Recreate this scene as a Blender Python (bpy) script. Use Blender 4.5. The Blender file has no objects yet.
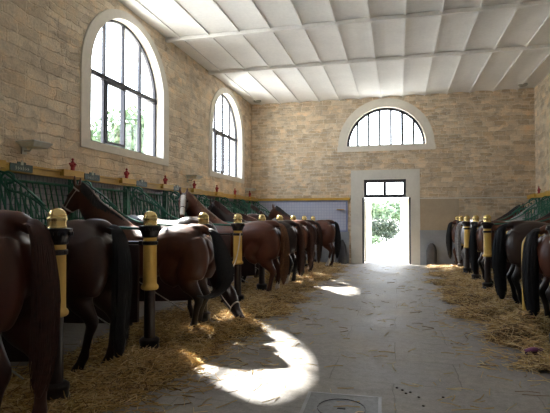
import bpy, bmesh, math, random
import numpy as np
from mathutils import Vector, Matrix
PI = math.pi
C = bpy.context.scene.collection
rnd = random.Random(7)
LX, RX, BY, FY, H = -5.35, 4.38, 17.5, -6.0, 5.9

# ------------------------------------------------------------------ helpers
def V(*a): return Vector(a)

def obj(name, bm, mats=None, parent=None, smooth=False, kind=None):
    me = bpy.data.meshes.new(name)
    if isinstance(bm, bmesh.types.BMesh):
        bm.normal_update(); bm.to_mesh(me); bm.free()
    else:
        me = bm
    o = bpy.data.objects.new(name, me); C.objects.link(o)
    if mats:
        for m in (mats if isinstance(mats, (list, tuple)) else [mats]): me.materials.append(m)
    if smooth:
        me.polygons.foreach_set('use_smooth', [True] * len(me.polygons))
        me.set_sharp_from_angle(angle=math.radians(42))
    if parent is not None: o.parent = parent
    if kind: o['kind'] = kind
    return o

def thing(name, label, cat, loc=(0, 0, 0), rotz=0, group=None, kind=None):
    o = bpy.data.objects.new(name, None); C.objects.link(o)
    o.empty_display_size = .1
    o.location = loc; o.rotation_euler = (0, 0, rotz)
    if label: o['label'] = label
    if cat: o['category'] = cat
    if group: o['group'] = group
    if kind: o['kind'] = kind
    return o

def tag(o, label, cat, group=None, kind=None):
    o['label'] = label; o['category'] = cat
    if group: o['group'] = group
    if kind: o['kind'] = kind
    return o

def dup(root, loc, rotz=None, label=None):
    r = root.copy(); C.objects.link(r); r.location = loc
    if rotz is not None: r.rotation_euler = (0, 0, rotz)
    if label: r['label'] = label
    for ch in list(root.children):
        c = ch.copy(); C.objects.link(c); c.parent = r
        for g in list(ch.children):
            d = g.copy(); C.objects.link(d); d.parent = c
    return r

def box(bm, c, s, rot=None, mi=0):
    m = Matrix.Translation(Vector(c))
    if rot: m = m @ rot
    m = m @ Matrix.Diagonal((s[0], s[1], s[2], 1))
    r = bmesh.ops.create_cube(bm, size=1, matrix=m)
    for v in r['verts']:
        for f in v.link_faces: f.material_index = mi
    return r['verts']

def bevel_all(bm, w=.01, seg=2):
    bmesh.ops.bevel(bm, geom=list(bm.edges), offset=w, segments=seg, affect='EDGES', profile=.5)

def catmull(pts, sub=4):
    n = len(pts)
    if n < 3: return [list(p) for p in pts]
    P = [np.array(p, float) for p in pts]
    out = []
    for i in range(n - 1):
        p0 = P[i - 1] if i > 0 else 2 * P[0] - P[1]
        p1, p2 = P[i], P[i + 1]
        p3 = P[i + 2] if i + 2 < n else 2 * P[-1] - P[-2]
        for k in range(sub):
            t = k / sub
            out.append(.5 * ((2 * p1) + (-p0 + p2) * t + (2 * p0 - 5 * p1 + 4 * p2 - p3) * t * t + (-p0 + 3 * p1 - 3 * p2 + p3) * t ** 3))
    out.append(P[-1])
    return [list(map(float, o)) for o in out]

def etube(bm, rows, seg=12, lat=(0, 1, 0), cap=.6, sub=0, mi=0):
    """rows: (x,y,z,ra,rb): ra along lat, rb perpendicular"""
    if sub: rows = catmull(rows, sub)
    P = [Vector(r[:3]) for r in rows]; n = len(P)
    L = Vector(lat)
    rings = []
    prev = None
    T = []
    for i in range(n):
        t = (P[min(i + 1, n - 1)] - P[max(i - 1, 0)])
        T.append(t.normalized() if t.length > 1e-9 else Vector((0, 0, 1)))
    def ring(p, t, ra, rb):
        nonlocal prev
        s = L - t * L.dot(t)
        if s.length < .15: s = (prev - t * prev.dot(t)) if prev is not None else t.orthogonal()
        s.normalize(); prev = s
        u = t.cross(s)
        return [bm.verts.new(p + s * (ra * math.cos(a)) + u * (rb * math.sin(a))) for a in (2 * PI * k / seg for k in range(seg))]
    if cap:
        r0 = min(rows[0][3], rows[0][4])
        rings.append(ring(P[0] - T[0] * r0 * cap * .75, T[0], rows[0][3] * .6, rows[0][4] * .6))
    for i in range(n): rings.append(ring(P[i], T[i], max(rows[i][3], 1e-4), max(rows[i][4], 1e-4)))
    if cap:
        r1 = min(rows[-1][3], rows[-1][4])
        rings.append(ring(P[-1] + T[-1] * r1 * cap * .75, T[-1], rows[-1][3] * .6, rows[-1][4] * .6))
    for a, b in zip(rings, rings[1:]):
        for k in range(seg):
            f = bm.faces.new((a[k], a[(k + 1) % seg], b[(k + 1) % seg], b[k])); f.material_index = mi
    f = bm.faces.new(list(reversed(rings[0]))); f.material_index = mi
    f = bm.faces.new(rings[-1]); f.material_index = mi

def tube(bm, pts, r, seg=8, sub=0, mi=0, cap=0):
    rr = r if isinstance(r, (list, tuple)) else [r] * len(pts)
    etube(bm, [tuple(p) + (q, q) for p, q in zip(pts, rr)], seg, (0.013, .999, .02), cap, sub, mi)

def lathe(bm, prof, seg=20, loc=(0, 0, 0), mi=0):
    rings = []
    for r, z in prof:
        rings.append([bm.verts.new((loc[0] + r * math.cos(2 * PI * k / seg), loc[1] + r * math.sin(2 * PI * k / seg), loc[2] + z)) for k in range(seg)])
    for a, b in zip(rings, rings[1:]):
        for k in range(seg):
            f = bm.faces.new((a[k], a[(k + 1) % seg], b[(k + 1) % seg], b[k])); f.material_index = mi
    bm.faces.new(list(reversed(rings[0]))).material_index = mi
    bm.faces.new(rings[-1]).material_index = mi

def prism8(bm, q0, q1, mi=0):
    """two quads (lists of 4 points) joined to a closed box"""
    a = [bm.verts.new(p) for p in q0]; b = [bm.verts.new(p) for p in q1]
    fs = [bm.faces.new(a), bm.faces.new(list(reversed(b)))]
    for k in range(4):
        fs.append(bm.faces.new((a[k], b[k], b[(k + 1) % 4], a[(k + 1) % 4])))
    for f in fs: f.material_index = mi
    return fs

# ------------------------------------------------------------------ materials
def newmat(name):
    m = bpy.data.materials.new(name); m.use_nodes = True
    nt = m.node_tree; b = nt.nodes['Principled BSDF']
    return m, nt, b

def N(nt, t, **kw):
    n = nt.nodes.new(t)
    for k, v in kw.items():
        if k.startswith('i_'): n.inputs[k[2:].replace('_', ' ')].default_value = v
        else: setattr(n, k, v)
    return n

def ramp(nt, src, stops, interp='LINEAR'):
    r = nt.nodes.new('ShaderNodeValToRGB'); r.color_ramp.interpolation = interp
    e = r.color_ramp.elements
    e[0].position = stops[0][0]; e[0].color = tuple(stops[0][1]) + (1,)
    e[1].position = stops[-1][0]; e[1].color = tuple(stops[-1][1]) + (1,)
    for p, c in stops[1:-1]:
        x = e.new(p); x.color = tuple(c) + (1,)
    nt.links.new(src, r.inputs[0]); return r.outputs[0]

def mix(nt, fac, a, b, mode='MIX'):
    n = nt.nodes.new('ShaderNodeMix'); n.data_type = 'RGBA'; n.blend_type = mode
    for s, v in ((0, fac), (6, a), (7, b)):
        if isinstance(v, bpy.types.NodeSocket): nt.links.new(v, n.inputs[s])
        elif s == 0: n.inputs[0].default_value = v
        else: n.inputs[s].default_value = tuple(v) + (1,) if len(v) == 3 else v
    return n.outputs[2]

def math_(nt, op, a, b=None, c=None, clamp=False):
    n = nt.nodes.new('ShaderNodeMath'); n.operation = op; n.use_clamp = clamp
    for i, v in enumerate((a, b, c)):
        if v is None: continue
        if isinstance(v, bpy.types.NodeSocket): nt.links.new(v, n.inputs[i])
        else: n.inputs[i].default_value = v
    return n.outputs[0]

def pos(nt, space='Object'):
    return nt.nodes.new('ShaderNodeTexCoord').outputs[space]

def noise(nt, vec, scale, detail=4, rough=.55):
    n = nt.nodes.new('ShaderNodeTexNoise'); n.inputs['Scale'].default_value = scale
    n.inputs['Detail'].default_value = detail; n.inputs['Roughness'].default_value = rough
    nt.links.new(vec, n.inputs['Vector']); return n.outputs['Fac']

def bump(nt, b, h, strength=.4, dist=.01):
    n = nt.nodes.new('ShaderNodeBump'); n.inputs['Strength'].default_value = strength; n.inputs['Distance'].default_value = dist
    nt.links.new(h, n.inputs['Height']); nt.links.new(n.outputs[0], b.inputs['Normal'])

def simple(name, col, rough=.6, metal=0, var=.12, scale=8, bmp=0, spec=None):
    m, nt, b = newmat(name)
    v = noise(nt, pos(nt), scale)
    lo = tuple(c * (1 - var) for c in col); hi = tuple(min(1, c * (1 + var)) for c in col)
    nt.links.new(ramp(nt, v, [(.3, lo), (.7, hi)]), b.inputs['Base Color'])
    b.inputs['Roughness'].default_value = rough; b.inputs['Metallic'].default_value = metal
    if spec is not None: b.inputs['Specular IOR Level'].default_value = spec
    if bmp: bump(nt, b, noise(nt, pos(nt), scale * 6), bmp, .01)
    return m

def stone_wall(name, axis, c1, c2, mortar, bw=.42, bh=.17, msize=.014, big=0):
    m, nt, b = newmat(name)
    p = pos(nt)
    sep = nt.nodes.new('ShaderNodeSeparateXYZ'); nt.links.new(p, sep.inputs[0])
    u = sep.outputs['Y' if axis == 'y' else 'X']; z = sep.outputs['Z']
    wob = noise(nt, p, 1.6, 3); wob2 = noise(nt, p, 7, 3)
    zz = math_(nt, 'ADD', z, math_(nt, 'MULTIPLY', math_(nt, 'SUBTRACT', wob, .5), .14))
    zz = math_(nt, 'ADD', zz, math_(nt, 'MULTIPLY', math_(nt, 'SUBTRACT', wob2, .5), .07))
    uu = math_(nt, 'ADD', u, math_(nt, 'MULTIPLY', math_(nt, 'SUBTRACT', wob2, .5), .17))
    cmb = nt.nodes.new('ShaderNodeCombineXYZ'); nt.links.new(uu, cmb.inputs[0]); nt.links.new(zz, cmb.inputs[1])
    def brick(w, h, ms, off):
        br = nt.nodes.new('ShaderNodeTexBrick'); nt.links.new(cmb.outputs[0], br.inputs['Vector'])
        br.inputs['Color1'].default_value = c1 + (1,); br.inputs['Color2'].default_value = c2 + (1,); br.inputs['Mortar'].default_value = mortar + (1,)
        br.inputs['Scale'].default_value = 1; br.inputs['Mortar Size'].default_value = ms; br.inputs['Mortar Smooth'].default_value = .6
        br.inputs['Brick Width'].default_value = w; br.inputs['Row Height'].default_value = h; br.inputs['Bias'].default_value = -.15
        br.offset = off; br.squash = 1.35; br.squash_frequency = 3
        return br
    b1 = brick(bw, bh, msize, .43); b2 = brick(bw * 1.45, bh * 1.5, msize, .37)
    sel = ramp(nt, noise(nt, p, .55, 2), [(.50, (0, 0, 0)), (.53, (1, 1, 1))])
    col = mix(nt, sel, b1.outputs['Color'], b2.outputs['Color'])
    fac = mix(nt, sel, b1.outputs['Fac'], b2.outputs['Fac'])
    n2 = noise(nt, p, 3.2, 5, .65)
    col = mix(nt, .75, col, ramp(nt, n2, [(.28, (.62, .58, .54)), (.5, (1, 1, 1)), (.72, (1.12, .98, .80))]), 'MULTIPLY')
    vo = nt.nodes.new('ShaderNodeTexVoronoi'); vo.inputs['Scale'].default_value = 1.0
    vm = nt.nodes.new('ShaderNodeMapping'); vm.inputs['Scale'].default_value = (3.1, 6.8, 1); nt.links.new(cmb.outputs[0], vm.inputs[0]); nt.links.new(vm.outputs[0], vo.inputs['Vector'])
    vs_ = nt.nodes.new('ShaderNodeSeparateColor'); nt.links.new(vo.outputs['Color'], vs_.inputs[0])
    col = mix(nt, .8, col, ramp(nt, vs_.outputs[0], [(0., (.76, .73, .71)), (.35, (.96, .95, .94)), (.75, (1.05, 1.03, 1.0)), (1., (1.08, 1.0, .90))]), 'MULTIPLY')
    n3 = noise(nt, p, 26, 4, .7)
    col = mix(nt, .6, col, ramp(nt, n3, [(.3, (.75, .74, .72)), (.65, (1.12, 1.12, 1.12))]), 'MULTIPLY')
    nt.links.new(col, b.inputs['Base Color']); b.inputs['Roughness'].default_value = .9
    b.inputs['Specular IOR Level'].default_value = .2
    hgt = math_(nt, 'ADD', math_(nt, 'MULTIPLY', math_(nt, 'SUBTRACT', 1, fac), 1.0), math_(nt, 'MULTIPLY', n3, .8))
    bump(nt, b, hgt, .8, .03)
    return m

def floor_mat():
    m, nt, b = newmat('worn_stone_floor')
    p = pos(nt)
    br = nt.nodes.new('ShaderNodeTexBrick')
    wv = nt.nodes.new('ShaderNodeVectorMath'); wv.operation = 'MULTIPLY_ADD'
    nn = nt.nodes.new('ShaderNodeTexNoise'); nn.inputs['Scale'].default_value = 2.; nt.links.new(p, nn.inputs['Vector'])
    nt.links.new(nn.outputs['Color'], wv.inputs[0]); wv.inputs[1].default_value = (.09, .09, 0); nt.links.new(p, wv.inputs[2])
    nt.links.new(wv.outputs[0], br.inputs['Vector'])
    br.inputs['Scale'].default_value = 1; br.inputs['Brick Width'].default_value = 1.25; br.inputs['Row Height'].default_value = .82
    br.inputs['Mortar Size'].default_value = .007; br.inputs['Mortar Smooth'].default_value = .8
    br.inputs['Color1'].default_value = (.30, .277, .255, 1); br.inputs['Color2'].default_value = (.272, .252, .233, 1); br.inputs['Mortar'].default_value = (.19, .175, .16, 1)
    c = br.outputs['Color']
    n1 = noise(nt, p, 1.1, 6, .65)
    c = mix(nt, .85, c, ramp(nt, n1, [(.3, (.66, .66, .68)), (.5, (.95, .95, .95)), (.72, (1.18, 1.12, 1.02))]), 'MULTIPLY')
    n2 = noise(nt, p, 11, 6, .7)
    c = mix(nt, .55, c, ramp(nt, n2, [(.32, (.62, .6, .58)), (.6, (1.1, 1.1, 1.1))]), 'MULTIPLY')
    n3 = noise(nt, p, 55, 3, .6)
    c = mix(nt, .45, c, ramp(nt, n3, [(.3, (.6, .6, .6)), (.6, (1.1, 1.1, 1.1))]), 'MULTIPLY')
    nt.links.new(c, b.inputs['Base Color'])
    nt.links.new(ramp(nt, n1, [(.3, (.50,) * 3), (.7, (.75,) * 3)]), b.inputs['Roughness'])
    b.inputs['Specular IOR Level'].default_value = .4
    bump(nt, b, math_(nt, 'ADD', math_(nt, 'MULTIPLY', n2, 1.0), math_(nt, 'MULTIPLY', br.outputs['Fac'], -.5)), .35, .02)
    return m

def tile_mat(name, axis, c1, c2, grout, size=.1):
    m, nt, b = newmat(name)
    p = pos(nt); sep = nt.nodes.new('ShaderNodeSeparateXYZ'); nt.links.new(p, sep.inputs[0])
    cmb = nt.nodes.new('ShaderNodeCombineXYZ'); nt.links.new(sep.outputs['Y' if axis == 'y' else 'X'], cmb.inputs[0]); nt.links.new(sep.outputs['Z'], cmb.inputs[1])
    br = nt.nodes.new('ShaderNodeTexBrick'); nt.links.new(cmb.outputs[0], br.inputs['Vector'])
    br.offset = 0; br.inputs['Scale'].default_value = 1; br.inputs['Brick Width'].default_value = size; br.inputs['Row Height'].default_value = size
    br.inputs['Mortar Size'].default_value = .008; br.inputs['Color1'].default_value = c1 + (1,); br.inputs['Color2'].default_value = c2 + (1,); br.inputs['Mortar'].default_value = grout + (1,)
    nt.links.new(br.outputs['Color'], b.inputs['Base Color']); b.inputs['Roughness'].default_value = .3
    return m

def coat(name, base, low, gloss=.36, band=(.55, .85), tint=None):
    """horse coat: body colour above, 'points' colour on the lower legs (object space z)"""
    m, nt, b = newmat(name)
    p = pos(nt); sep = nt.nodes.new('ShaderNodeSeparateXYZ'); nt.links.new(p, sep.inputs[0])
    z = math_(nt, 'ADD', sep.outputs['Z'], math_(nt, 'MULTIPLY', math_(nt, 'SUBTRACT', noise(nt, p, 6, 3), .5), .18))
    f = nt.nodes.new('ShaderNodeMapRange'); f.inputs['From Min'].default_value = band[0]; f.inputs['From Max'].default_value = band[1]
    nt.links.new(z, f.inputs['Value'])
    n1 = noise(nt, p, 3.5, 4)
    bc = ramp(nt, n1, [(.3, tuple(c * .72 for c in base)), (.7, tuple(min(1, c * 1.25) for c in base))])
    c = mix(nt, f.outputs[0], low, bc)
    st = nt.nodes.new('ShaderNodeMapping'); st.inputs['Scale'].default_value = (30, 90, 14); nt.links.new(p, st.inputs[0])
    n2 = noise(nt, st.outputs[0], 1.0, 3, .6)
    c = mix(nt, .35, c, ramp(nt, n2, [(.3, (.7, .7, .7)), (.7, (1.2, 1.2, 1.2))]), 'MULTIPLY')
    nt.links.new(c, b.inputs['Base Color'])
    b.inputs['Roughness'].default_value = gloss
    b.inputs['Specular IOR Level'].default_value = .45
    
    bump(nt, b, n2, .12, .004)
    return m

def glass_mat():
    m = bpy.data.materials.new('window_glass'); m.use_nodes = True
    nt = m.node_tree; nt.nodes.clear()
    out = nt.nodes.new('ShaderNodeOutputMaterial')
    t = nt.nodes.new('ShaderNodeBsdfTransparent'); t.inputs[0].default_value = (.93, .96, .97, 1)
    g = nt.nodes.new('ShaderNodeBsdfGlossy'); g.inputs['Roughness'].default_value = .02
    fr = nt.nodes.new('ShaderNodeFresnel'); fr.inputs[0].default_value = 1.45
    mx = nt.nodes.new('ShaderNodeMixShader')
    nt.links.new(fr.outputs[0], mx.inputs[0]); nt.links.new(t.outputs[0], mx.inputs[1]); nt.links.new(g.outputs[0], mx.inputs[2])
    nt.links.new(mx.outputs[0], out.inputs[0])
    return m

M = {}
M['left_stone'] = stone_wall('tan_limestone_side', 'y', (.64, .54, .41), (.86, .76, .61), (.78, .69, .56), .32, .13, .014)
M['back_stone'] = stone_wall('ochre_limestone_end', 'x', (.58, .47, .34), (.84, .73, .58), (.80, .72, .60), .25, .112, .014)
M['floor'] = floor_mat()
def plaster(name, col, var=.06):
    m, nt, b = newmat(name); p = pos(nt)
    n1 = noise(nt, p, 1.3, 5, .6); n2 = noise(nt, p, 14, 4, .6)
    c = ramp(nt, n1, [(.3, tuple(x * (1 - 2 * var) for x in col)), (.7, tuple(min(1, x * (1 + var)) for x in col))])
    c = mix(nt, .35, c, ramp(nt, n2, [(.3, (.85, .85, .85)), (.7, (1.05, 1.05, 1.05))]), 'MULTIPLY')
    nt.links.new(c, b.inputs['Base Color']); b.inputs['Roughness'].default_value = .85
    bump(nt, b, n2, .2, .01)
    return m
M['ceiling'] = plaster('white_board_marked_plaster', (.88, .87, .85), .03)
M['surround'] = plaster('pale_dressed_stone', (.74, .70, .62), .05)
M['door_surround'] = plaster('grey_dressed_stone', (.72, .70, .65), .05)
M['grey_plaster'] = plaster('blue_grey_plaster', (.33, .36, .41), .09)
M['beige_plaster'] = plaster('beige_plaster', (.46, .38, .28), .07)
M['tile'] = tile_mat('blue_white_tiles', 'x', (.50, .53, .66), (.46, .50, .64), (.36, .40, .58), .1)
M['tile_side'] = tile_mat('blue_white_tiles_side', 'y', (.62, .60, .62), (.54, .53, .58), (.28, .29, .36), .09)
M['tile_border'] = simple('blue_border_tile', (.22, .27, .48), .35)
M['yellow'] = simple('ochre_yellow_paint', (.55, .33, .05), .45, 0, .12, 6)
M['post_yellow'] = simple('cream_yellow_paint', (.68, .45, .11), .35, 0, .08, 6)
M['post_dark'] = simple('dark_maroon_paint', (.020, .010, .010), .3, 0, .2, 8)
M['collar'] = simple('black_lacquer', (.010, .007, .008), .28)
M['brass'] = simple('polished_brass', (.66, .50, .22), .24, 1, .1, 12)
M['panel'] = simple('dark_maroon_board', (.026, .011, .012), .45, 0, .25, 5)
M['green'] = simple('green_enamel_iron', (.02, .16, .10), .35, 0, .2, 8)
M['green_pale'] = simple('worn_green_rail', (.030, .17, .12), .38, 0, .2, 8)
M['red'] = simple('red_gloss_paint', (.34, .02, .025), .35)
M['metal_dark'] = simple('dark_window_iron', (.035, .035, .045), .45, .2)
M['grey_metal'] = simple('dull_grey_metal', (.42, .43, .40), .4, .5)
M['lamp_grey'] = simple('light_grey_enamel', (.62, .65, .62), .4)
M['plate'] = simple('dark_green_plate', (.010, .045, .035), .35)
M['plate_mark'] = simple('pale_lettering', (.5, .55, .48), .5)
M['rope'] = simple('pale_cotton_rope', (.62, .56, .48), .8)
M['leather'] = simple('dark_leather', (.03, .016, .012), .45)
M['pale_strap'] = simple('pale_web_strap', (.68, .60, .55), .6)
M['glass'] = glass_mat()
M['cover'] = simple('cast_iron_cover', (.155, .155, .16), .5, .1, .2, 22, .3)
M['cover_rim'] = simple('worn_steel_rim', (.27, .27, .28), .45, .3)
M['purple'] = simple('purple_brush_body', (.16, .03, .11), .4)
M['bristle'] = simple('dark_bristle', (.06, .02, .03), .8)
M['door_paint'] = simple('cream_door_paint', (.42, .38, .27), .5)
M['gravel'] = simple('bright_gravel', (.68, .66, .61), .95, 0, .15, 1.5)
M['hoof'] = simple('horn', (.05, .04, .032), .5)
M['eye'] = simple('wet_dark_eye', (.008, .005, .004), .08)
M['guard'] = simple('dark_guard_stone', (.07, .07, .08), .7, 0, .2, 5, .2)
M['dung'] = simple('dry_droppings', (.05, .035, .022), .95)
M['trunk'] = simple('bark', (.14, .10, .07), .9, 0, .3, 9, .3)
def leafmat(name, col):
    m, nt, b = newmat(name)
    n1 = noise(nt, pos(nt), 3, 3)
    nt.links.new(ramp(nt, n1, [(.3, tuple(c * .6 for c in col)), (.7, tuple(c * 1.35 for c in col))]), b.inputs['Base Color'])
    b.inputs['Roughness'].default_value = .6
    return m
M['leaf'] = leafmat('mid_green_leaves', (.03, .045, .02))
M['leaf_pale'] = leafmat('pale_green_leaves', (.10, .15, .07))
M['leaf_dark'] = leafmat('dark_green_leaves', (.045, .09, .03))

def straw_mats():
    out = []
    m, nt, b = newmat('straw_mat_base'); p = pos(nt)
    mp = nt.nodes.new('ShaderNodeMapping'); mp.inputs['Scale'].default_value = (60, 14, 20); mp.inputs['Rotation'].default_value = (0, 0, .7); nt.links.new(p, mp.inputs[0])
    n1 = noise(nt, mp.outputs[0], 1, 4, .7); n2 = noise(nt, p, 3, 3)
    c = ramp(nt, n1, [(.3, (.05, .03, .012)), (.5, (.17, .105, .04)), (.7, (.36, .25, .11))])
    c = mix(nt, .7, c, ramp(nt, n2, [(.3, (.55, .5, .45)), (.7, (1.1, 1.1, 1.1))]), 'MULTIPLY')
    nt.links.new(c, b.inputs['Base Color']); b.inputs['Roughness'].default_value = .8
    bump(nt, b, n1, 1, .03); out.append(m)
    for nm, col in (('straw_gold', (.47, .31, .11)), ('straw_pale', (.64, .49, .25)), ('straw_brown', (.20, .115, .04))):
        out.append(simple(nm, col, .55, 0, .15, 10))
    return out
STRAW = straw_mats()

# ------------------------------------------------------------------ the room shell
def arch_open(uc, half, sill, spring, rise=None):
    r = rise if rise else half
    def hi(u):
        t = max(0., 1 - ((u - uc) / half) ** 2); return spring + r * math.sqrt(t)
    ks = [uc - half * math.cos(PI * k / 28) for k in range(29)]
    return dict(lo=sill, hi=hi, u0=uc - half, u1=uc + half, ks=ks)
def rect_open(u0, u1, z0, z1):
    return dict(lo=z0, hi=lambda u: z1, u0=u0, u1=u1, ks=[u0, u1])

def wall(name, mat, axis, pos_, thick, u0, u1, z1, opens):
    bm = bmesh.new(); ks = {u0, u1}
    for o in opens: ks.update(o['ks'])
    ks = sorted(ks)
    def P(u, d, z): return (pos_ + d, u, z) if axis == 'y' else (u, pos_ + d, z)
    for a, b in zip(ks, ks[1:]):
        if b - a < 1e-5: continue
        mid = (a + b) / 2
        here = sorted([o for o in opens if o['u0'] < mid < o['u1']], key=lambda o: o['lo'])
        la = lb = 0.
        segs = []
        for o in here:
            if o['lo'] > la + 1e-4 or o['lo'] > lb + 1e-4: segs.append((la, lb, o['lo'], o['lo']))
            la, lb = o['hi'](a), o['hi'](b)
        segs.append((la, lb, z1, z1))
        for za, zb, ya, yb in segs:
            prism8(bm, [P(a, 0, za), P(b, 0, zb), P(b, 0, yb), P(a, 0, ya)], [P(a, thick, za), P(b, thick, zb), P(b, thick, yb), P(a, thick, ya)])
    bmesh.ops.recalc_face_normals(bm, faces=bm.faces[:])
    return obj(name, bm, mat, kind='structure')

def ring_trim(name, mat, axis, uc, sill, spring, ri, ro, jo, d0, d1, sillh=.16, jamb=True, parent=None):
    """stone surround; ri inner half width, ro outer radius of arch, jo outer half-width at jambs"""
    bm = bmesh.new()
    def P(u, d, z): return (d, u, z) if axis == 'y' else (u, d, z)
    inn, out = [], []
    if jamb: inn.append((uc - ri, sill)); out.append((uc - jo, sill))
    for k in range(33):
        a = PI - PI * k / 32
        inn.append((uc + ri * math.cos(a), spring + ri * RZ * math.sin(a)))
        out.append((uc + (jo if jamb else ro) * math.cos(a), spring + ro * RZ * math.sin(a)))
    if jamb: inn.append((uc + ri, sill)); out.append((uc + jo, sill))
    for i in range(len(inn) - 1):
        a, b, c, d = inn[i], inn[i + 1], out[i + 1], out[i]
        prism8(bm, [P(q[0], d0, q[1]) for q in (a, b, c, d)], [P(q[0], d1, q[1]) for q in (a, b, c, d)])
    prism8(bm, [P(uc - jo, d0, sill - sillh), P(uc + jo, d0, sill - sillh), P(uc + jo, d0, sill), P(uc - jo, d0, sill)],
           [P(uc - jo, d1, sill - sillh), P(uc + jo, d1, sill - sillh), P(uc + jo, d1, sill), P(uc - jo, d1, sill)])
    bmesh.ops.recalc_face_normals(bm, faces=bm.faces[:])
    return obj(name, bm, mat, kind='structure', parent=parent)

RZ = .94
WC = [-2.95, 3.0, 8.96, 14.87]
SILL, SPR, RI = 3.0, 4.34, 1.39
wall('wall_left', M['left_stone'], 'y', LX, -.45, FY, BY + .45, H + .1, [arch_open(c, 1.47, SILL - .1, SPR, 1.38) for c in WC])
wall('wall_right', M['left_stone'], 'y', RX, .45, FY, BY + .45, H + .1, [])
DC = -.40; D0, D1, DZ = -1.22, .42, 2.98
wall('wall_back', M['back_stone'], 'x', BY, .45, LX - .45, RX + .45, H + .1,
     [rect_open(D0 - .05, D1 + .05, 0, DZ + .03), arch_open(-.42, 1.46, 4.1, 4.19)])
wall('wall_front', M['back_stone'], 'x', FY, -.45, LX - .45, RX + .45, H + .1, [])

bm = bmesh.new(); box(bm, ((LX + RX) / 2, (BY + FY) / 2 + .2, -.1), (RX - LX + .9, BY - FY + .9, .2))
obj('floor', bm, M['floor'], kind='structure')

# ceiling: shallow vaults running down the room between thin ribs, crossed by slender beams
bm = bmesh.new()
rib0 = .18 - .735 * 8; xs = [rib0 + .735 * k for k in range(0, 15)]
for a in xs[:-1]:
    b_ = a + .735
    pr = []
    for k in range(9):
        t = k / 8; x = a + .735 * t
        x = min(max(x, LX - .3), RX + .3)
        pr.append((x, H - .02 + .036 * 4 * t * (1 - t)))
    for (xa, za), (xb, zb) in zip(pr, pr[1:]):
        if xb - xa < 1e-4: continue
        prism8(bm, [(xa, FY - .3, za), (xb, FY - .3, zb), (xb, FY - .3, H + .25), (xa, FY - .3, H + .25)],
               [(xa, BY + .3, za), (xb, BY + .3, zb), (xb, BY + .3, H + .25), (xa, BY + .3, H + .25)])
for a in xs:
    if LX < a < RX: box(bm, (a, (FY + BY) / 2, H - .022), (.035, BY - FY + .5, .035))
bmesh.ops.recalc_face_normals(bm, faces=bm.faces[:])
obj('ceiling', bm, M['ceiling'], kind='structure')
tn = [0]
def trim(bm, mat, smooth=False, label=None):
    tn[0] += 1
    o = obj('trim_%d' % tn[0], bm, mat, kind='structure', smooth=smooth)
    return o
for y in (13.2, 10.5, 7.8, 5.1, 2.4, -.3, -3.0):
    bm = bmesh.new(); box(bm, ((LX + RX) / 2, y, H - .045), (RX - LX, .12, .09)); bevel_all(bm, .015, 2); trim(bm, M['ceiling'])

# windows
def bar(bm, P, u0, z0, u1, z1, w, d0, d1):
    dx, dz = u1 - u0, z1 - z0; L = math.hypot(dx, dz); nx, nz = -dz / L * w / 2, dx / L * w / 2
    q = [(u0 + nx, z0 + nz), (u1 + nx, z1 + nz), (u1 - nx, z1 - nz), (u0 - nx, z0 - nz)]
    prism8(bm, [P(a, d0, b) for a, b in q], [P(a, d1, b) for a, b in q])
def arch_bars(bm, P, uc, spring, r, w, d0, d1, n=32):
    for k in range(n):
        a, b = PI * k / n, PI * (k + 1) / n
        q = [(uc + r * math.cos(a), spring + r * RZ * math.sin(a)), (uc + r * math.cos(b), spring + r * RZ * math.sin(b)),
             (uc + (r - w) * math.cos(b), spring + (r - w) * RZ * math.sin(b)), (uc + (r - w) * math.cos(a), spring + (r - w) * RZ * math.sin(a))]
        prism8(bm, [P(u, d0, z) for u, z in q], [P(u, d1, z) for u, z in q])
def glass_arch(P, uc, sill, spring, r, d0, d1):
    bm = bmesh.new()
    pts = ([(uc - r, sill), (uc + r, sill)] if sill < spring - .01 else []) + [(uc + r * math.cos(PI * k / 32), spring + r * RZ * math.sin(PI * k / 32)) for k in range(33)]
    vs = [bm.verts.new(P(u, d0, z)) for u, z in pts]
    bm.faces.new(vs); bmesh.ops.recalc_face_normals(bm, faces=bm.faces[:])
    return bm
for i, c in enumerate(WC):
    P = lambda u, d, z: (d, u, z)
    d0, d1 = LX - .17, LX - .23
    w = thing('window_%d' % (i + 1), None, None, kind='structure')
    ring_trim('window_surround', M['surround'], 'y', c, SILL, SPR, RI, 1.56, 1.66, LX + .03, LX - .46, .15, parent=w)
    bm = bmesh.new()
    arch_bars(bm, P, c, SPR, RI + .01, .06, d0, d1)
    for s in (-1, 1): bar(bm, P, c + s * (RI - .02), SILL, c + s * (RI - .02), SPR, .06, d0, d1)
    bar(bm, P, c - RI, SILL + .03, c + RI, SILL + .03, .06, d0, d1)
    bar(bm, P, c - RI, SPR, c + RI, SPR, .095, d0 + .02, d1 - .02)
    for k in (-1, 0, 1):
        u = c + k * .675
        bar(bm, P, u, SILL, u, SPR, .05 + (.03 if k == 0 else .02), d0, d1)
        bar(bm, P, u, SPR, u, SPR + RZ * math.sqrt(RI ** 2 - (k * .675) ** 2), .05, d0, d1)
    bmesh.ops.recalc_face_normals(bm, faces=bm.faces[:])
    obj('window_frame', bm, M['metal_dark'], w)
    obj('window_pane', glass_arch(P, c, SILL, SPR, RI - .02, LX - .20, 0), M['glass'], w)
    # casement leaf standing ajar in the middle
    hinge = bpy.data.objects.new('casement', None)
    bm = bmesh.new()
    Q = lambda u, d, z: (d, u, z)
    for u in (.03, .62): bar(bm, Q, u, SILL + .07, u, SPR - .06, .05, -.02, .02)
    for z in (SILL + .09, SPR - .08): bar(bm, Q, 0.005, z, .645, z, .05, -.02, .02)
    bmesh.ops.recalc_face_normals(bm, faces=bm.faces[:])
    bpy.data.objects.remove(hinge)
    o = obj('casement', bm, M['metal_dark'], w)
    o.location = (LX - .165, c - .665, 0); o.rotation_euler = (0, 0, math.radians(-3))
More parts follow.
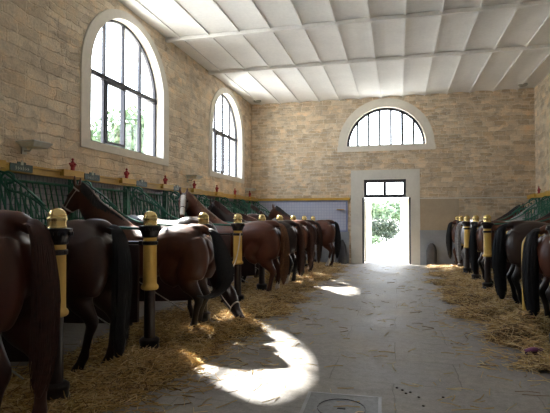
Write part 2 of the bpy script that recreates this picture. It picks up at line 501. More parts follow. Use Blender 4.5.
# half-round window in the end wall
RZ = 1.
P = lambda u, d, z: (u, d, z)
w = thing('window_5', None, None, kind='structure')
uc, ws, wr = -.42, 4.19, 1.36
ring_trim('window_surround', M['surround'], 'x', uc, ws, ws, wr, 1.66, 1.69, BY - .03, BY + .46, .2, jamb=False, parent=w)
bm = bmesh.new()
arch_bars(bm, P, uc, ws, wr + .01, .09, BY + .15, BY + .23)
bar(bm, P, uc - wr, ws + .02, uc + wr, ws + .02, .05, BY + .17, BY + .23)
for k in range(1, 7):
    u = uc - wr + 2 * wr * k / 7
    bar(bm, P, u, ws, u, ws + math.sqrt(wr ** 2 - (u - uc) ** 2), .07 if k != 5 else .085, BY + .15, BY + .23)
bmesh.ops.recalc_face_normals(bm, faces=bm.faces[:])
obj('window_frame', bm, M['metal_dark'], w)
obj('window_pane', glass_arch(P, uc, ws, ws, wr - .02, BY + .2, 0), M['glass'], w)

# door with transom light and two leaves opened outward
dr = thing('door_1', None, None, kind='structure')
bm = bmesh.new()
box(bm, (-1.435, BY + .205, 1.66), (.39, .47, 3.32)); box(bm, (.585, BY + .205, 1.66), (.31, .47, 3.32))
box(bm, (DC - .02, BY + .205, 3.155), (1.70, .469, .33))
box(bm, (-1.23, BY + .205, 2.67), (.10, .468, .66)); box(bm, (.375, BY + .205, 2.67), (.19, .468, .66))
obj('door_surround', bm, M['door_surround'], dr)
bm = bmesh.new()
yc = BY + .30
for x in (D0 + .005, D1 - .005): box(bm, (x, BY + .10, 1.19), (.09, .12, 2.38))
for z in (2.935, 2.40): box(bm, (-.45, yc - .1, z), (1.46, .10, .11))
for x in (-1.13, -.45, .23): box(bm, (x, yc - .1, 2.66), (.10, .09, .60))
obj('door_frame', bm, M['metal_dark'], dr)
bm = bmesh.new(); vs = [bm.verts.new(q) for q in ((-1.12, yc - .1, 2.42), (.22, yc - .1, 2.42), (.22, yc - .1, 2.92), (-1.12, yc - .1, 2.92))]; bm.faces.new(vs)
obj('transom_pane', bm, M['glass'], dr)
for s, x, ang in ((1, D0 + .06, 78), (-1, D1 - .05, 110)):
    bm = bmesh.new()
    box(bm, (.39, 0, 1.16), (.78, .045, 2.30)); bevel_all(bm, .006, 1)
    for zc, hh in ((.55, .7), (1.6, 1.1)):
        for sy in (-.026, .026): box(bm, (.39, sy, zc), (.54, .012, hh))
    lf = obj('door_leaf', bm, M['door_paint'], dr)
    lf.location = (x, yc + .03, .02); lf.rotation_euler = (0, 0, math.radians(ang))
    bm = bmesh.new(); lathe(bm, [(.012, 0), (.012, .04), (.028, .05), (.03, .07), (.012, .085)], 12)
    hd = obj('door_knob', bm, M['brass'], lf, True); hd.location = (.7, .022, 1.02); hd.rotation_euler = (-PI / 2, 0, 0)

# end wall coverings
bm = bmesh.new(); box(bm, ((LX - 1.74) / 2 + .0, BY - .012, 1.70), (-1.74 - LX, .024, 1.12)); trim(bm, M['tile'])
bm = bmesh.new()
for x in (-1.78,): box(bm, (x, BY - .018, 1.70), (.06, .036, 1.12))
box(bm, ((LX - 1.74) / 2, BY - .018, 2.23), (-1.74 - LX, .036, .06)); box(bm, ((LX - 1.74) / 2, BY - .018, 1.15), (-1.74 - LX, .036, .05)); trim(bm, M['tile_border'])
bm = bmesh.new(); box(bm, ((LX - 1.66) / 2, BY - .04, 2.30), (-1.66 - LX, .08, .09)); bevel_all(bm, .015, 2); trim(bm, M['yellow'])
bm = bmesh.new(); box(bm, ((LX - 1.7) / 2, BY - .016, .56), (-1.7 - LX, .032, 1.12)); trim(bm, M['grey_plaster'])
bm = bmesh.new(); box(bm, ((.73 + 2.0) / 2, BY - .012, 1.72), (1.27, .024, 1.10)); trim(bm, M['beige_plaster'])
bm = bmesh.new(); box(bm, ((.73 + RX) / 2, BY - .016, .60), (RX - .73, .032, 1.20)); trim(bm, M['grey_plaster'])
bm = bmesh.new(); box(bm, ((.73 + RX) / 2, BY - .012, 2.30), (RX - .73, .024, .035)); trim(bm, M['door_surround'])
# side wall dados: tiles above, pale plaster below, ochre ledge on top
bm = bmesh.new(); box(bm, (LX + .012, (FY + BY) / 2, 1.75), (.024, BY - FY, 1.02)); trim(bm, M['tile_side'])
bm = bmesh.new(); box(bm, (RX - .012, (FY + BY) / 2, 1.75), (.024, BY - FY, 1.02)); trim(bm, M['tile_side'])
bm = bmesh.new(); box(bm, (LX + .02, (FY + BY) / 2, .62), (.04, BY - FY, 1.24)); trim(bm, M['grey_plaster'])
bm = bmesh.new(); box(bm, (RX - .02, (FY + BY) / 2, .62), (.04, BY - FY, 1.24)); trim(bm, M['grey_plaster'])
for sx, w0 in ((1, LX), (-1, RX)):
    bm = bmesh.new()
    y1 = BY - .09
    box(bm, (w0 + sx * .14, (FY + y1) / 2, 2.33), (.28, y1 - FY, .035))
    box(bm, (w0 + sx * .25, (FY + y1) / 2, 2.275), (.06, y1 - FY, .09))
    box(bm, (w0 + sx * .275, (FY + y1) / 2, 2.335), (.06, y1 - FY, .03))
    for k in range(-5, 7): box(bm, (w0 + sx * .175, 6.70 + 1.64 * k, 2.315), (.35, .50, .10))
    trim(bm, M['yellow'])

# ------------------------------------------------------------------ stall posts
PL = [3.63 + 1.64 * k for k in range(9)]; PLX = -2.88
PR = [6.68, 11.6, 13.24, 14.88, 16.25, 17.22]; PRX = 1.92

def post(label, loc, rotz, group):
    t = thing('stall_post', label, 'post', loc, rotz, group)
    bm = bmesh.new(); lathe(bm, [(.120, 0), (.124, .02), (.124, .07), (.112, .085), (.112, .12), (.118, .13), (.118, .165), (.085, .19)], 24); obj('base', bm, M['collar'], t, True)
    bm = bmesh.new(); lathe(bm, [(.066, .17), (.064, .74), (.066, .78)], 24); obj('lower_shaft', bm, M['post_dark'], t, True)
    bm = bmesh.new(); lathe(bm, [(.088, .755), (.100, .765), (.104, .785), (.098, .805), (.084, .82), (.081, .85), (.079, 1.29), (.079, 1.42)], 24); obj('yellow_shaft', bm, M['post_yellow'], t, True)
    bm = bmesh.new(); lathe(bm, [(.083, 1.285), (.093, 1.292), (.093, 1.325), (.083, 1.332)], 24)
    box(bm, (0, .0, 1.308), (.20, .03, .03)); box(bm, (.115, 0, 1.308), (.05, .045, .05)); obj('ring_band', bm, M['collar'], t, False)
    bm = bmesh.new(); lathe(bm, [(.082, 1.375), (.094, 1.385), (.098, 1.405), (.112, 1.44), (.126, 1.465), (.130, 1.48), (.130, 1.512), (.10, 1.518)], 24)
    for k in range(16):
        a = 2 * PI * k / 16; box(bm, (.127 * math.cos(a), .127 * math.sin(a), 1.47), (.02, .02, .03), Matrix.Rotation(a, 4, 'Z'))
    obj('collar', bm, M['collar'], t, False)
    bm = bmesh.new(); lathe(bm, [(.084, 1.512), (.086, 1.522), (.080, 1.53), (.080, 1.585), (.088, 1.588), (.088, 1.602), (.082, 1.608), (.081, 1.622), (.073, 1.65), (.057, 1.672), (.034, 1.686), (.008, 1.692)], 24); obj('brass_cap', bm, M['brass'], t, True)
    return t
lposts = ['nearest stall post on the left, beside the tail of the nearest chestnut horse',
 'brass-capped post with dark bar, between the second near horse and the sunlit-rump horse',
 'post whose yellow shaft hides behind the sunlit rump, where the slack rope begins',
 'post at the far end of the slack pale rope, its yellow shaft in full view',
 'brass-capped post just behind the rump of the red chestnut horse with the tan tail',
 'brass-capped post over the very dark bay horse in the left row',
 'post between the third and second bay horses counted from the tiled end wall',
 'post between the last two bay horses of the left row',
 'last post of the left row, next to the tiled end wall']
lp = []
for y, lb in zip(PL, lposts):
    if not lp: lp.append(post(lb, (PLX, y, 0), PI, 'brass-capped posts of the left row'))
    else: lp.append(dup(lp[0], (PLX, y, 0), PI, lb))
rposts = ['nearest post of the right row, cut off by the right edge of the view',
 'right row post with its cream shaft in clear view, left of the very dark horse',
 'right row post between the black tail and the brown haunch behind it',
 'right row post standing in front of the grey horse',
 'right row post between the grey horse and the brown horse by the end wall',
 'last post of the right row, nearest the end wall']
for i, (y, lb) in enumerate(zip(PR, rposts)):
    o = dup(lp[0], (PRX, y, 0), 0, lb); o['group'] = 'brass-capped posts of the right row'

# ------------------------------------------------------------------ stall partitions (local: x from post 0 to wall ~2.3)
def partition(label, loc, rotz, group, big=True):
    t = thing('stall_partition', label, 'stall divider', loc, rotz, group)
    L = 2.2
    bm = bmesh.new()
    n = 16; top = 1.285
    for k in range(n):
        a, b_ = k / n, (k + 1) / n
        f = lambda s: .36 - .06 * math.sin(PI * s)
        xa, xb = .15 + (L - .03) * a, .15 + (L - .03) * b_
        prism8(bm, [(xa, -.022, f(a)), (xb, -.022, f(b_)), (xb, -.022, top), (xa, -.022, top)], [(xa, .022, f(a)), (xb, .022, f(b_)), (xb, .022, top), (xa, .022, top)])
    bmesh.ops.recalc_face_normals(bm, faces=bm.faces[:])
    obj('board', bm, M['panel'], t)
    bm = bmesh.new(); tube(bm, [(.145, 0, 1.31), (L + .2, 0, 1.31)], .02, 8); obj('bar', bm, M['collar'], t, True)
    bm = bmesh.new(); tube(bm, [(.30, .032, .20), (.8, .032, .46), (1.3, .032, .74), (2.15, .032, 1.22)], .009, 6, 3); obj('strap', bm, M['grey_metal'], t, True)
    bm = bmesh.new()
    pts = [(.145, 0, 1.478), (.6, 0, 1.50), (1.0, 0, 1.53), (1.2, 0, 1.58), (1.42, 0, 1.69), (1.62, 0, 1.83), (1.85, 0, 1.93), (2.02, 0, 1.97), (2.14, 0, 2.06), (2.15, 0, 2.16), (2.06, 0, 2.21), (1.97, 0, 2.16), (1.97, 0, 2.08), (2.05, 0, 2.06)]
    tube(bm, pts, .017, 8, 4)
    obj('swan_neck_rail', bm, M['green_pale'], t, True)
    bm = bmesh.new()
    for x in (1.72, 1.93, 2.14):
        rr = .08
        tube(bm, [(x + rr * math.cos(a), 0, 1.50 + rr * math.sin(a)) for a in (2 * PI * j / 14 for j in range(15))], .009, 5)
    tube(bm, [(1.45, 0, 1.60), (L + .15, 0, 1.60)], .011, 6)
    for k in range(10):
        x = 1.52 + .08 * k; zt = min(2.24, 1.80 + (x - 1.52) * .62)
        tube(bm, [(x, 0, 1.33), (x + .02, 0, zt)], .011, 6)
    tube(bm, [(1.48, 0, 1.76), (1.75, 0, 1.98), (2.1, 0, 2.20), (L + .15, 0, 2.26)], .016, 6)
    for k in range(5):
        tube(bm, [(1.55 + .12 * k, .01, 1.62), (1.74 + .12 * k, .01, 1.92 + .04 * k)], .010, 6)
    obj('iron_infill', bm, M['green'], t, True)
    bm = bmesh.new(); box(bm, (L + .12, 0, 1.68), (.09, .10, 1.0)); bevel_all(bm, .012, 2); tube(bm, [(L + .12, 0, .0), (L + .12, 0, 1.2)], .03, 8)
    obj('wall_stanchion', bm, M['green'], t)
    return t
dl = ['nearest divider with green curved rail, behind the nearest chestnut horse',
 'divider with curved green rail behind the second near horse, second from the camera on the left',
 'divider with green curved rail beside the sunlit-rump horse',
 'divider with green curved rail where the white-faced horse looks over',
 'divider with curved rail beyond the red chestnut horse with the tan tail',
 'divider with curved rail on the far side of the very dark bay horse',
 'divider with curved rail, third from the tiled end wall',
 'divider with curved rail, second from the tiled end wall',
 'divider with curved rail nearest the tiled end wall']
prt = []
for i, (y, lb) in enumerate(zip(PL, dl)):
    if not prt: prt.append(partition(lb, (PLX, y, 0), PI, 'stall dividers of the left row'))
    else: prt.append(dup(prt[0], (PLX, y, 0), PI, lb))
drl = ['nearest divider of the right row, at the right edge of the view',
 'right row divider at the post with the clear cream shaft', 'right row divider behind the black-tailed brown horse', 'right row divider whose pale curved rail shows above the horses', 'right row divider beside the grey horse near the end wall']
for y, lb in zip(PR[:5], drl):
    o = dup(prt[0], (PRX, y, 0), 0, lb); o['group'] = 'stall dividers of the right row'
for y, lb in ((8.32, 'cream hooked pipe rail beside the black tail of the nearest right horse'), (9.96, 'cream hooked pipe rail behind the tail of the second horse on the right')):
    bm = bmesh.new(); tube(bm, [(0, 0, .02), (0, 0, .6), (0, 0, 1.10), (.02, 0, 1.24), (.09, 0, 1.32), (.2, 0, 1.34), (1.0, 0, 1.34), (2.36, 0, 1.34)], .03, 10, 3)
    o = obj('pipe_rail', bm, M['post_yellow'], smooth=True); o.location = (PRX - .02, y, 0); tag(o, lb, 'rail', 'cream pipe rails of the right row')

# green iron grilles under the ochre ledge (local: x along the wall, y out from it)
def grille(label, loc, rotz, group, L=1.52):
    t = thing('iron_grille', label, 'grille', loc, rotz, group)
    bm = bmesh.new()
    for z in (2.13, 1.50): tube(bm, [(0, .16, z), (L, .16, z)], .020, 8)
    for x in (0, L): tube(bm, [(x, .16, 1.48), (x, .16, 2.24)], .018, 6)
    obj('rail', bm, M['green'], t, True)
    bm = bmesh.new(); n = 11
    for k in range(n):
        x = .06 + (L - .3) * k / (n - 1)
        tube(bm, [(x, .16, 1.5), (x + .19, .17, 2.13)], .012, 6)
    obj('slanting_bar', bm, M['green'], t, True)['kind'] = 'stuff'
    bm = bmesh.new(); 
    for k in range(5):
        x = L * k / 4
        a0 = max(0, x - .3); 
        tube(bm, [(min(L, x + .12), .07, 1.45), (max(0, x - .12), .07, 2.2)], .005, 5)
    obj('lattice', bm, M['green'], t, True)['kind'] = 'stuff'
    for x in (.0, L):
        bm = bmesh.new()
        for z, rr in ((2.19, .05), (1.98, .045), (1.78, .045), (1.6, .045)):
            tube(bm, [(x + rr * math.cos(a), .175, z + rr * math.sin(a)) for a in (2 * PI * j / 12 for j in range(13))], .011, 5)
        for s in (-1, 1): tube(bm, [(x + s * .055, .17, 1.5), (x + s * .055, .17, 2.24)], .010, 5)
        obj('scrollwork', bm, M['green'], t, True)
    return t
gl = ['green iron grille under the ledge at the far left edge', 'green iron grille behind the tall bay head, under the first name plate', 'green grille between the first and second red ornaments with name plate',
 'green grille behind the white-faced horse', 'green iron grille directly below the second arched window, near side', 'green grille below the second arched window, far side', 'green grille second from the tiled end wall', 'green grille nearest the tiled end wall']
g0 = None
gys = [5.27, 6.91, 8.55, 10.19, 11.83, 13.47, 15.11]
for i, y in enumerate([3.63] + gys):
    lb = gl[i]
    if g0 is None: g0 = grille(lb, (LX, y + .06 + 1.52, 0), -PI / 2, 'green iron grilles along the left wall')
    else: dup(g0, (LX, y + .06 + 1.52, 0), -PI / 2, lb)
for y, lb in ((14.94, 'green iron grille on the right wall near the end wall'), (13.3, 'green iron grille on the right wall, second from the end wall')):
    o = dup(g0, (RX, y, 0), PI / 2, lb); o['group'] = 'green iron grilles along the right wall'

# mangers (stone troughs) along the walls
def manger(label, loc, rotz, group):
    t = thing('stone_manger', label, 'manger', loc, rotz, group)
    bm = bmesh.new(); L = 1.46
    pr = [(0, .62), (.46, .72), (.48, .98), (.42, .98), (.38, .76), (.08, .72), (.04, .98), (0, .98)]
    for (a, b), (c, d) in [(pr[0:2][0], pr[0:2][1])]: pass
    va = [bm.verts.new((0, p[0], p[1])) for p in pr]; vb = [bm.verts.new((L, p[0], p[1])) for p in pr]
    for k in range(len(pr)):
        bm.faces.new((va[k], va[(k + 1) % 8], vb[(k + 1) % 8], vb[k]))
    for x0 in (.0, L - .04):
        box(bm, (x0 + .02, .24, .84), (.04, .44, .24))
    bmesh.ops.recalc_face_normals(bm, faces=bm.faces[:])
    obj('trough', bm, M['grey_plaster'], t)
    for x in (.2, L - .2):
        bm = bmesh.new(); box(bm, (x, .2, .33), (.16, .32, .66)); bevel_all(bm, .02, 2); obj('pier', bm, M['grey_plaster'], t)
    return t
mg = None
for i, y in enumerate([3.63] + gys):
    lb = 'pale stone manger under the ' + gl[i].replace('green iron grille', 'grille').replace('green grille', 'grille')
    lb = ' '.join(lb.split()[:16])
    if mg is None: mg = manger(lb, (LX + .04, y + .09 + 1.46, 0), -PI / 2, 'stone mangers of the left row')
    else: dup(mg, (LX + .04, y + .09 + 1.46, 0), -PI / 2, lb)

# red ornaments on the ledge
def ornament(label, loc, group):
    bm = bmesh.new()
    lathe(bm, [(.055, 0), (.058, .012), (.05, .03), (.034, .04), (.032, .10), (.046, .112), (.046, .13), (.035, .14), (.03, .175), (.018, .19), (.012, .205), (.022, .215), (.02, .235), (.005, .245)], 16)
    tube(bm, [(0, -.075, .145), (0, .075, .145)], .019, 8, cap=.6)
    tube(bm, [(0, 0, .145), (.05, 0, .145)], .018, 8, cap=.6)
    o = obj('ledge_ornament', bm, M['red'], smooth=True); o.location = loc
    tag(o, label, 'ornament', group); return o
ol = ['red cast ornament on the ledge below the first arched window, nearest', 'red ornament on the ledge below the left part of the near window sill', 'red ornament on the ledge below the right corner of the near window',
 'red ornament on the ledge beside the lamp before the second window', 'red ornament on the ledge below the second window, left side', 'red ornament on the ledge below the second window, right side', 'red ornament on the left ledge behind the farthest lamp']
o0 = None
for y, lb in zip([6.91 + 1.64 * k for k in range(7)], ol):
    if o0 is None: o0 = ornament(lb, (LX + .16, y, 2.35), 'red ornaments on the left ledge')
    else:
        o = o0.copy(); C.objects.link(o); o.location = (LX + .16, y, 2.35); o['label'] = lb
for (x, y), lb in (((RX - .16, 14.9), 'red ornament on the right ledge, nearer one'), ((RX - .16, 16.5), 'red ornament on the right ledge, the one by the end wall')):
    o = o0.copy(); C.objects.link(o); o.location = (x, y, 2.35); o['label'] = lb; o['group'] = 'red ornaments on the right ledge'

# name plates on the ledge
def plate(label, y, kind=0):
    t = thing('name_plate', label, 'sign', (LX + .3115, y, 2.30), 0, 'horse name plates on the left ledge')
    bm = bmesh.new(); box(bm, (0, 0, .0), (.012, .42, .105)); box(bm, (0, -.0, .06), (.012, .16, .04)); bevel_all(bm, .003, 1); obj('board', bm, M['plate'], t)
    bm = bmesh.new()
    for k in range(6):   # illegible pale letters
        u = -.11 + k * .044; hgt = [.05, .04, .04, .052, .04, .04][k]
        box(bm, (.009, u, -.012 + hgt / 2 - .02), (.006, .009, hgt)); box(bm, (.009, u + .012, -.014), (.006, .018, .008))
    box(bm, (.009, 0, .058), (.006, .05, .045)); box(bm, (.009, 0, .088), (.006, .022, .03))
    obj('lettering', bm, M['plate_mark'], t)
    return t
p0 = plate('dark green name plate with pale crest on the ochre ledge, nearest the camera', 5.62)
for y, lb in ((7.22, 'dark green name plate on the ledge right of the nearest red ornament'), (8.86, 'dark green name plate on the ledge below the near window sill'), (10.5, 'green name plate on the ledge past the near window')):
    dup(p0, (LX + .3115, y, 2.30), 0, lb)

# wall floodlights
def lamp(label, y, sc=1.):
    t = thing('wall_lamp', label, 'lamp', (LX, y, 2.66), 0, 'grey uplighters on the left wall'); t.scale = (.75, .68, .8)
    bm = bmesh.new()
    a, b_ = [(.10, -.22, -.03), (.40, -.22, -.03), (.40, .22, -.03), (.10, .22, -.03)], [(.04, -.30, .07), (.48, -.30, .07), (.48, .30, .07), (.04, .30, .07)]
    prism8(bm, a, b_); bmesh.ops.recalc_face_normals(bm, faces=bm.faces[:]); bevel_all(bm, .012, 2)
    obj('housing', bm, M['lamp_grey'], t)
    bm = bmesh.new(); box(bm, (.26, 0, .077), (.36, .5, .012)); obj('lens', bm, simple('milky_lens', (.6, .62, .6), .2), t)
    bm = bmesh.new(); box(bm, (.012, 0, -.06), (.024, .14, .16)); tube(bm, [(.02, 0, -.08), (.15, 0, -.08), (.22, 0, -.02)], .016, 8); obj('bracket', bm, M['grey_metal'], t)
    return t
l0 = lamp('grey wall lamp left of the near arched window', 6.0)
dup(l0, (LX, 11.75, 2.66), 0, 'grey wall lamp between the two arched windows')
dup(l0, (LX, 16.75, 2.62), 0, 'grey wall lamp in the far left corner')
for (x, y), lb in (((-4.95, 16.9), 'small dark round fitting in the ceiling, far left corner'), ((3.9, 16.9), 'small dark round fitting in the ceiling, far right corner')):
    bm = bmesh.new(); lathe(bm, [(.11, 0), (.14, .02), (.14, .1)], 20); o = obj('ceiling_vent', bm, M['grey_metal'], smooth=False); o.location = (x, y, H - .06)
    tag(o, lb, 'vent', 'dark fittings in the ceiling corners')

# guard stones by the end wall
bm = bmesh.new(); etube(bm, [(0, 0, .0, .15, .11), (0, 0, .45, .145, .10), (0, 0, .66, .12, .08), (0, 0, .85, .03, .03)], 12, (1, 0, 0), 0)
o = obj('guard_stone', bm, M['guard'], smooth=False); o.location = (-1.93, BY - .15, 0); tag(o, 'dark pointed guard stone at the end wall left of the doorway', 'stone')
bm = bmesh.new(); etube(bm, [(0, 0, .0, .17, .11), (0, 0, .5, .165, .10), (0, 0, .68, .12, .08), (0, 0, .74, .06, .05)], 12, (1, 0, 0), .5)
o = obj('guard_stone', bm, M['guard'], smooth=True); o.location = (1.10, BY - .15, 0); tag(o, 'dark round-topped guard stone at the end wall right of the doorway', 'stone')
bm = bmesh.new(); box(bm, (-2.0, BY - .07, 1.92), (.26, .10, .03)); bevel_all(bm, .006, 1)
tag(obj('wall_shelf', bm, M['yellow']), 'small yellow shelf on the blue tiles left of the doorway', 'shelf')

# slack rope across the stall of the turned horse
bm = bmesh.new()
pts = []
for k in range(25):
    t = k / 24; y = 7.0 + 1.46 * t; z = 1.34 - .60 * (1 - (2 * t - 1) ** 2) ** .8
    pts.append((-2.80 + .05 * math.sin(PI * t), y, z))
tube(bm, pts, .011, 7); tag(obj('stall_rope', bm, M['rope'], smooth=True), 'pale slack rope hung between two posts of the left row', 'rope')

# drain cover and brush on the floor
t = thing('floor_hatch', 'square iron inspection cover set in the floor at the bottom of the view', 'hatch', (-.47, 4.12, 0), .03)
bm = bmesh.new(); box(bm, (0, 0, .003), (.60, .62, .008)); obj('cover', bm, M['cover'], t)
bm = bmesh.new()
for s in (-1, 1): box(bm, (s * .315, 0, .004), (.028, .66, .012)); box(bm, (0, s * .325, .004), (.66, .028, .012))
obj('rim', bm, M['cover_rim'], t)
bm = bmesh.new(); tube(bm, [(.2 * math.cos(a), .21 * math.sin(a), .008) for a in (2 * PI * j / 28 for j in range(29))], .005, 5)
obj('groove_ring', bm, M['collar'], t)
bm = bmesh.new(); box(bm, (.0, -.0, .009), (.07, .03, .008)); bevel_all(bm, .003, 1); obj('finger_hole', bm, M['collar'], t)
t = thing('grooming_brush', 'purple oval grooming brush lying on the floor at the edge of the straw, right', 'brush', (1.51, 6.18, 0.035), .5)
bm = bmesh.new(); etube(bm, [(-.11, 0, .05, .035, .012), (-.06, 0, .055, .048, .02), (0, 0, .058, .052, .024), (.06, 0, .055, .048, .02), (.11, 0, .05, .035, .012)], 14, (0, 1, 0), .6, 3); obj('back', bm, M['purple'], t, True)
bm = bmesh.new(); etube(bm, [(-.10, 0, .02, .034, .024), (0, 0, .02, .048, .026), (.10, 0, .02, .034, .024)], 14, (0, 1, 0), .3, 3); obj('bristles', bm, M['bristle'], t, True)

# ------------------------------------------------------------------ horses (local: +x forward, rump at x=0)
def remeshed(name, bm, voxel=.018, it=9, clean=True):
    me = bpy.data.meshes.new(name + '_raw'); bm.normal_update(); bm.to_mesh(me); bm.free()
    o = bpy.data.objects.new('tmp', me); C.objects.link(o)
    r = o.modifiers.new('r', 'REMESH'); r.mode = 'VOXEL'; r.voxel_size = voxel; r.use_smooth_shade = True
    s = o.modifiers.new('s', 'SMOOTH'); s.factor = .5; s.iterations = it
    dg = bpy.context.evaluated_depsgraph_get(); dg.update()
    out = bpy.data.meshes.new_from_object(o.evaluated_get(dg)); out.name = name
    bpy.data.objects.remove(o); bpy.data.meshes.remove(me)
    out.polygons.foreach_set('use_smooth', [True] * len(out.polygons))
    return out

def horse_body(key, neck, muzzle, hl=0., hr=0., fl=0., fr=0., white=(), blaze=False, voxel=.018, facelat=None):
    bm = bmesh.new()
    st = [(.03, 1.24, .15, .12), (.09, 1.22, .23, .21), (.20, 1.215, .30, .285), (.36, 1.215, .345, .305), (.52, 1.205, .345, .285), (.70, 1.17, .335, .275), (.90, 1.145, .345, .295),
          (1.10, 1.14, .36, .30), (1.27, 1.165, .38, .265), (1.42, 1.175, .355, .225), (1.56, 1.15, .29, .19), (1.66, 1.13, .19, .13)]
    etube(bm, [(x, 0, zc, hw, hh) for x, zc, hh, hw in st], 24, (0, 1, 0), .5, 3)
    etube(bm, [(.02, 0, 1.44, .05, .05), (.12, 0, 1.50, .075, .06), (.3, 0, 1.50, .09, .07)], 12, (0, 1, 0), .5, 2)
    for s, d in ((1, hl), (-1, hr)):
        rows = [(.26, .125, 1.28, .16, .22), (.185, .150, 1.14, .165, .215), (.19, .165, .99, .160, .21), (.25, .168, .86, .135, .20), (.24, .162, .75, .100, .145), (.15, .155, .64, .068, .090),
                (.095, .148, .555, .055, .074), (.09, .147, .505, .052, .062), (.115, .146, .42, .042, .050), (.14, .145, .26, .039, .045), (.148, .145, .205, .050, .055), (.18, .145, .13, .044, .048), (.205, .145, .075, .057, .062), (.215, .145, .012, .066, .076)]
        rr = []
        for x, y, z, a, b in rows:
            k = max(0, (1.0 - z)) ** 1.0
            rr.append((x + d * k * 1.0, s * y, z, a, b))
        etube(bm, rr, 18, (0, 1, 0), 0.25, 3)
        etube(bm, [(.40, s * .15, 1.18, .13, .20), (.52, s * .175, 1.0, .115, .17), (.56 + d * .2, s * .18, .86, .09, .12), (.42 + d * .3, s * .165, .76, .07, .09)], 14, (0, 1, 0), .5, 3)
        etube(bm, [(.055 + d * .4, s * .148, .60, .02, .028), (.04 + d * .42, s * .148, .565, .026, .03), (.07 + d * .45, s * .148, .52, .026, .03)], 10, (0, 1, 0), .6, 2)
    for s, d in ((1, fl), (-1, fr)):
        rows = [(1.44, .12, 1.26, .11, .17), (1.40, .145, 1.08, .125, .20), (1.32, .155, .92, .10, .155), (1.30, .15, .80, .075, .105), (1.31, .148, .66, .056, .072), (1.325, .146, .52, .046, .052), (1.335, .145, .465, .050, .056),
                (1.325, .145, .41, .038, .042), (1.32, .145, .26, .030, .034), (1.32, .145, .21, .040, .044), (1.35, .145, .13, .036, .040), (1.37, .145, .07, .048, .054), (1.38, .145, .012, .056, .066)]
        etube(bm, [(x + d * max(0, .9 - z), s * y, z, a, b) for x, y, z, a, b in rows], 16, (0, 1, 0), .25, 3)
    # neck
    n = len(neck); rows = []
    rad = [(.17, .30), (.145, .255), (.115, .205), (.095, .165), (.085, .125)]
    for i, p in enumerate(neck):
        q = i / (n - 1) * 4; k = min(3, int(q)); f = q - k
        rows.append((p[0], p[1], p[2], rad[k][0] * (1 - f) + rad[k + 1][0] * f, rad[k][1] * (1 - f) + rad[k + 1][1] * f))
    poll = Vector(neck[-1]); mz = Vector(muzzle); d = (mz - poll); L = d.length; d.normalize()
    tn_ = (poll - Vector(neck[-2]))
    lat = Vector(facelat) if facelat else Vector((-(tn_.y), tn_.x, 0))
    if lat.length < .05: lat = Vector((0, 1, 0))
    lat.normalize(); lat = (lat - d * lat.dot(d)).normalized()
    a0 = Vector(neck[0]); hn = Vector((-(poll - a0).y, (poll - a0).x, 0)).normalized()
    etube(bm, rows, 18, hn, .4, 3)
    nrm = lat.cross(d)
    if nrm.dot(poll - Vector(neck[-2])) < 0: nrm = -nrm
    if abs(nrm.dot((poll - Vector(neck[-2])).normalized())) < .2 and nrm.z < 0: nrm = -nrm
    hs = [(-.03, .07, .085, -.02), (.06, .085, .125, -.035), (.16, .092, .150, -.055), (.27, .082, .135, -.045), (.38, .064, .100, -.022), (.48, .052, .078, -.006), (.57, .052, .070, -.004), (.63, .046, .060, -.012), (.66, .03, .04, -.015)]
    sc = L / .63
    etube(bm, [tuple(poll + d * t * sc + nrm * off) + (ra, rb) for t, ra, rb, off in hs], 18, lat, .4, 3)
    for s in (-1, 1):
        e = poll - d * .0 + nrm * .05 + lat * s * .058
        ax = (nrm * .55 - d * .85 + lat * s * .15).normalized()
        pp = [e, e + ax * .05, e + ax * .11, e + ax * .165]
        etube(bm, [tuple(p) + (r, r * .8) for p, r in zip(pp, (.030, .034, .026, .012))], 10, lat, .4, 2)
        q = poll + d * .2 * sc + nrm * .035 + lat * s * .076
        etube(bm, [tuple(q - d * .03) + (.016, .02), tuple(q) + (.022, .024), tuple(q + d * .03) + (.016, .02)], 8, lat, .5)
    me = remeshed('horse_' + key, bm, voxel)
    # white markings by face: material slot 1, hooves slot 2
    for f in me.polygons:
        c = f.center
        mi = 0
        if c.z < .075: mi = 2
        elif c.z < .30 + .03 * math.sin(c.x * 90 + c.y * 60):
            leg = ('H' if c.x < .8 else 'F') + ('L' if c.y > 0 else 'R')
            if leg in white: mi = 1
        if blaze:
            v = c - poll; t = v.dot(d)
            if .02 < t < .60 * sc and v.dot(nrm) > .02 and abs(v.dot(lat)) < .05: mi = 1
        f.material_index = mi
    return me, poll, d, nrm, lat, sc

def strands(bm, path, rad, n, r0=.006, seed=1, wav=.012, lmin=.75):
    rg = random.Random(seed)
    P = catmull([tuple(p) + (r,) for p, r in zip(path, rad)], 4); m = len(P)
    for _ in range(n):
        a = rg.uniform(0, 2 * PI); q = rg.uniform(.75, 1.12); ph = rg.uniform(0, 6); e = int(m * rg.uniform(lmin, 1))
        rows = []
        idx = list(range(0, max(4, e), 2))
        for i in idx:
            x, y, z, r = P[i]; f = i / m
            w = wav * f
            rr = r * q
            rows.append((x + rr * math.cos(a) + w * math.sin(ph + i * .5), y + rr * math.sin(a) + w * math.cos(ph + i * .43), z, 1, 1))
        k = len(rows)
        rows = [(x, y, z, r0 * (1 - .75 * i / k), r0 * (1 - .75 * i / k)) for i, (x, y, z, _, _) in enumerate(rows)]
        etube(bm, rows, 4, (0, 1, 0), 0)

def tail_mesh(path, rad, n, seed):
    bm = bmesh.new()
    etube(bm, [tuple(p) + (r * .92, r * .85) for p, r in zip(path, rad)], 12, (0, 1, 0), .5, 4)
    strands(bm, path, rad, n, .008, seed)
    return bm

